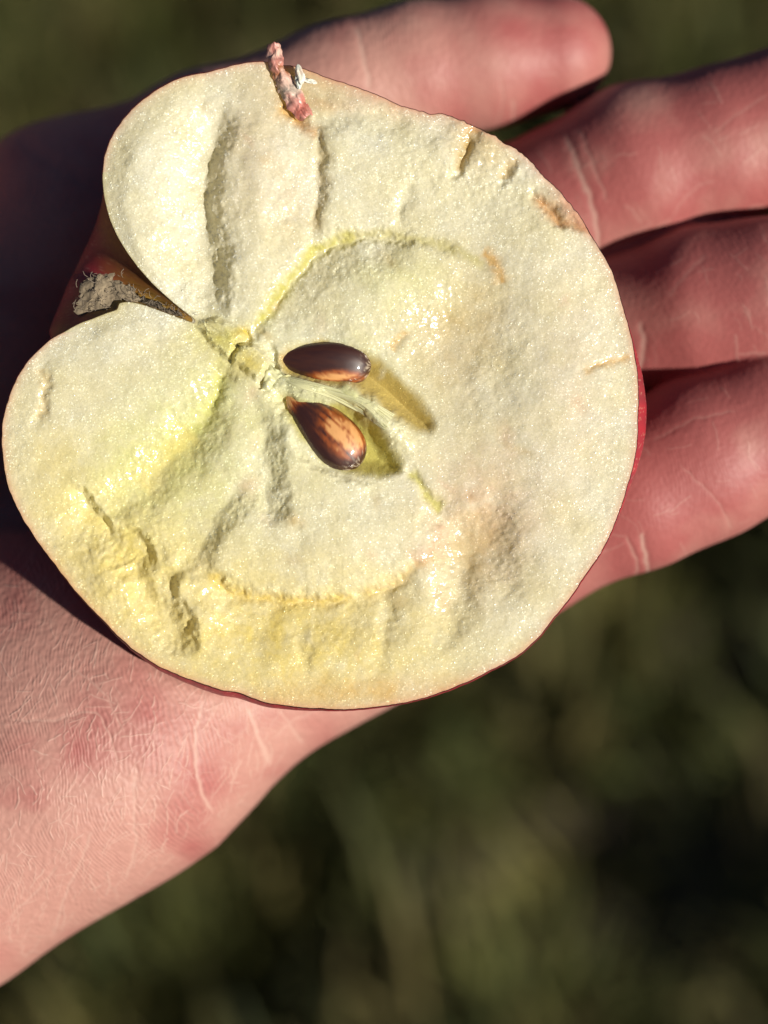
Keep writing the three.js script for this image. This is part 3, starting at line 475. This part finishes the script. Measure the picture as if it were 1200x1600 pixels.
{
  const CELL = 0.75, x0 = -150, y0 = -92, z0 = -80, nx = Math.ceil(228 / CELL), ny = Math.ceil(190 / CELL), nz = Math.ceil(82 / CELL), F = new Float32Array(nx * ny * nz).fill(9);
  // coarse pass first: only cells near the surface are evaluated finely
  const S = 6;
  for (let k = 0; k < nz; k += S) for (let j = 0; j < ny; j += S) for (let i = 0; i < nx; i += S) {
    const d = handD(x0 + (i + S / 2) * CELL, y0 + (j + S / 2) * CELL, z0 + (k + S / 2) * CELL), far = Math.abs(d) > S * CELL * 1.6;
    for (let c = k; c < Math.min(nz, k + S); c++) for (let b = j; b < Math.min(ny, j + S); b++) for (let a = i; a < Math.min(nx, i + S); a++) F[(c * ny + b) * nx + a] = far ? d : handD(x0 + a * CELL, y0 + b * CELL, z0 + c * CELL);
  }
  const vid = new Int32Array(nx * ny * nz).fill(-1), pos = [], idx = [], sx = 1, sy = nx, sz = nx * ny;
  for (let k = 0; k < nz - 1; k++) for (let j = 0; j < ny - 1; j++) for (let i = 0; i < nx - 1; i++) {
    const c = k * sz + j * sy + i; let m = 0, px = 0, py = 0, pz = 0, n = 0;
    for (let e = 0; e < 8; e++) if (F[c + (e & 1) + (e >> 1 & 1) * sy + (e >> 2) * sz] < 0) m |= 1 << e;
    if (m === 0 || m === 255) continue;
    for (let a = 0; a < 8; a++) for (const ax of [1, 2, 4]) if (!(a & ax)) { const b = a | ax, fa = F[c + (a & 1) + (a >> 1 & 1) * sy + (a >> 2) * sz], fb = F[c + (b & 1) + (b >> 1 & 1) * sy + (b >> 2) * sz]; if (fa < 0 !== fb < 0) { const t = fa / (fa - fb); px += (a & 1) + (ax === 1 ? t : 0); py += (a >> 1 & 1) + (ax === 2 ? t : 0); pz += (a >> 2) + (ax === 4 ? t : 0); n++; } }
    vid[c] = pos.length / 3; pos.push(x0 + (i + px / n) * CELL, y0 + (j + py / n) * CELL, z0 + (k + pz / n) * CELL);
  }
  for (let k = 1; k < nz - 1; k++) for (let j = 1; j < ny - 1; j++) for (let i = 1; i < nx - 1; i++) {
    const c = k * sz + j * sy + i, s = F[c] < 0;
    for (const [d, a, b] of [[sx, sy, sz], [sy, sz, sx], [sz, sx, sy]]) if (s !== F[c + d] < 0) { const q = [vid[c], vid[c - a], vid[c - a - b], vid[c - b]]; if (Math.min(...q) < 0) continue; if (s) idx.push(q[0], q[1], q[2], q[0], q[2], q[3]); else idx.push(q[0], q[2], q[1], q[0], q[3], q[2]); }
  }
  const n = pos.length / 3, P3 = new Float32Array(n * 3), N3 = new Float32Array(n * 3), UV = new Float32Array(n * 2), handAt = P(-560, 1080, -40), e = 0.5;
  for (let i = 0; i < n; i++) {
    let x = pos[i * 3], y = pos[i * 3 + 1], z = pos[i * 3 + 2], gx, gy, gz;
    for (let it = 0; it < 2; it++) { const d = handD(x, y, z); gx = handD(x + e, y, z) - handD(x - e, y, z); gy = handD(x, y + e, z) - handD(x, y - e, z); gz = handD(x, y, z + e) - handD(x, y, z - e); const l = Math.hypot(gx, gy, gz) || 1; gx /= l; gy /= l; gz /= l; const s = clamp(d, -0.6, 0.6); x -= gx * s; y -= gy * s; z -= gz * s; }
    P3.set([x * 1e-3 - handAt.x, y * 1e-3 - handAt.y, z * 1e-3 - handAt.z], i * 3); N3.set([gx, gy, gz], i * 3);
    UV.set([(x + 60) / 130, (y + 72) / 140], i * 2);          // across the palm: 130 x 140 mm
  }
  // skin: plan lines are given where the skin lies, about 14 mm below the cut face
  const SW = 1500, SH = 1616;
  const M = (pts, z = -12) => smooth(pts.map(([u, v]) => { const p = P(u, v, z).multiplyScalar(1000); return [(p.x + 60) / 130 * SW, (p.y + 72) / 140 * SH]; }), 6);
  const dry = new Float32Array(SW * SH), cut = new Float32Array(SW * SH);
  const line = (F_, pts, w, a) => { const b = box(pts, w * 2.5); for (let j = Math.max(0, Math.floor(b[1])); j < Math.min(SH, b[3]); j++) for (let i = Math.max(0, Math.floor(b[0])); i < Math.min(SW, b[2]); i++) { const ii = i + 3 * n2(i / 14, j / 14, 5), jj = j + 3 * n2(i / 14, j / 14, 9); nearLine(pts, ii, jj, nl); const f = Math.exp(-((nl.d / (w * 0.8)) ** 2)) * ss(0, 0.12, nl.t) * ss(1, 0.88, nl.t); if (f > 0.01) F_[j * SW + i] = Math.max(F_[j * SW + i], a * f); } };
  const crease = (pts, w, a, z) => { const m = M(pts, z); line(cut, m, w * 1.5, a); line(dry, m, w * 0.8, a * 0.9); };
  // flexion creases of the fingers and heel
  crease([[556, 40], [566, 95], [578, 150]], 4, 1, -26); crease([[884, 196], [905, 262], [930, 330], [944, 400]], 5, 1, -20); crease([[905, 190], [925, 250], [950, 320]], 3, 0.5, -20); crease([[1000, 500], [1006, 545], [1004, 580]], 5, 1, -18); crease([[1002, 830], [1012, 868], [1030, 905]], 5, 1, -12); crease([[975, 835], [1000, 880], [1008, 905]], 3, 0.6, -12);
  line(cut, M([[15, 195], [60, 240], [140, 285], [245, 338]], -26), 16, 1.6);
  crease([[1020, 690], [1090, 655], [1160, 640]], 3, 0.3, -9); crease([[1060, 720], [1130, 790], [1160, 830]], 2.5, 0.3, -9); crease([[800, 150], [806, 190], [800, 225]], 3, 0.6, -26); crease([[780, 120], [785, 160], [772, 200]], 2, 0.4, -26);
  crease([[1120, 280], [1080, 300], [1050, 340]], 3, 0.22, -20); crease([[1200, 150], [1150, 180], [1110, 215]], 3, 0.25, -18); crease([[1100, 400], [1060, 440], [1040, 470]], 4, 0.25, -18);
  crease([[320, 1085], [306, 1150], [312, 1230], [328, 1285]], 4, 0.9, -8); crease([[385, 1100], [400, 1150], [418, 1210]], 5, 1, -10); crease([[215, 1180], [210, 1260], [205, 1340], [180, 1400]], 3.5, 0.6, -6); crease([[430, 1110], [455, 1150], [470, 1180]], 3, 0.6, -10); crease([[420, 1160], [460, 1130], [510, 1110]], 2.5, 0.5, -11);
  crease([[60, 1500], [90, 1420], [130, 1340], [150, 1290]], 3, 0.6, -7); crease([[0, 1450], [50, 1400], [90, 1350]], 3, 0.5, -6); crease([[0, 1120], [80, 1124], [150, 1112], [170, 1140], [190, 1200]], 2.5, 0.6, -5); crease([[100, 1040], [160, 1080], [200, 1150]], 2.5, 0.5, -5);
  let s2 = 77; const rr = () => { s2 = (s2 * 1664525 + 1013904223) >>> 0; return s2 / 4294967296; };
  for (let i = 0; i < 900; i++) {             // short dry lines crossing the heel
    const q = Math.pow(rr(), 0.8), u = rr() * 470 - 30, v = lerp(900, 1530, rr()); if (v > 1560 - 0.75 * u) continue;
    const ang = (rr() < 0.6 ? -1.25 + (rr() - 0.5) * 0.7 : rr() * 3.14), l = 14 + rr() * 40, c = (rr() - 0.5) * 10;
    line(dry, M([[u, v], [u + Math.cos(ang) * l / 2 + c, v + Math.sin(ang) * l / 2], [u + Math.cos(ang) * l, v + Math.sin(ang) * l]], -6), 0.9 + rr() * 0.6, 0.2 + q * q * 0.6);
  }
  for (let i = 0; i < 130; i++) { const u = 830 + rr() * 380, v = 90 + rr() * 800, ang = -0.35 + (rr() < 0.5 ? 1.5 : 0) + (rr() - 0.5) * 0.8, l = 14 + rr() * 40; line(dry, M([[u, v], [u + Math.cos(ang) * l / 2 + 3, v + Math.sin(ang) * l / 2], [u + Math.cos(ang) * l, v + Math.sin(ang) * l]], -18), 1.2 + rr(), 0.12 + rr() * 0.25); }
  const ridgeAt = (i, j) => {                  // papillary ridges, about 0.45 mm apart, bending over the heel
    const a = i / SW * 130, b = j / SH * 140, w = n2(a / 14, b / 14, 3) * 4 + n2(a / 2, b / 2, 6) * 0.25, t = a * 0.96 + b * 0.25 + w;
    return Math.sin(t * 2 * Math.PI / 0.44) * clamp(0.4 + n2(a / 1.4, b / 1.4, 8) * 1.3 + n2(a / 6, b / 6, 18) * 0.9);
  };
  const idxOf = (u, v) => Math.min(SH - 1, Math.floor(v * SH)) * SW + Math.min(SW - 1, Math.floor(u * SW));
  const skinMap = colorTexture(SW, SH, (u, v, o) => {
    const a = u * 130, b = v * 140, k = idxOf(u, v), fine = n2(a / 0.5, b / 0.5, 2) * 0.5 + n2(a / 0.22, b / 0.22, 4) * 0.4, mot = fbm(a / 12, b / 12, 11, 4), red = clamp(0.2 + mot * 1.4 - 0.2 * ss(70, 50, a) + 0.35 * clamp(n2(a / 5, b / 5, 71) * 1.4) + 0.6 * ss(58, 80, a)), d = dry[k], rg = ridgeAt(u * SW, v * SH) * lerp(1, 0.4, ss(58, 72, a));
    const f = 1 + 0.09 * fine + 0.08 * rg;
    o[0] = lerp(0.41, 0.31, red) * f; o[1] = lerp(0.207, 0.088, red) * f; o[2] = lerp(0.168, 0.081, red) * f;
    const y = 0.75 * d; o[0] = lerp(o[0], 0.5, y); o[1] = lerp(o[1], 0.32, y); o[2] = lerp(o[2], 0.26, y);
  });
  const skinBump = greyTexture(SW, SH, (u, v) => { const a = u * 130, b = v * 140, k = idxOf(u, v), i = u * SW, j = v * SH; return 0.62 + 0.026 * ridgeAt(i, j) * lerp(1, 0.35, ss(58, 72, a)) + (0.08 - 0.04 * ss(58, 72, a)) * n2(a / 0.6, b / 0.6, 21) + (0.06 - 0.03 * ss(58, 72, a)) * n2(a / 2.2, b / 1.6, 22) + 0.08 * fbm(a / 6, b / 6, 23, 3) - 0.2 * cut[k] + 0.08 * dry[k]; });
  const skinMat = new THREE.MeshPhysicalMaterial({ map: skinMap, bumpMap: skinBump, bumpScale: 0.0006, roughness: 0.54, ior: 1.4, sheen: 0.15, sheenRoughness: 0.5, sheenColor: new THREE.Color(1, 0.7, 0.6) });
  const hand = obj('hand', geometry(P3, idx, UV, null, N3), skinMat, scene, { label: 'open left hand, palm up, holding the halved apple above the lawn', category: 'hand' });
  hand.quaternion.copy(RIG); hand.position.copy(handAt.clone().applyQuaternion(RIG).add(TARGET));
}

renderer.render(scene, camera);
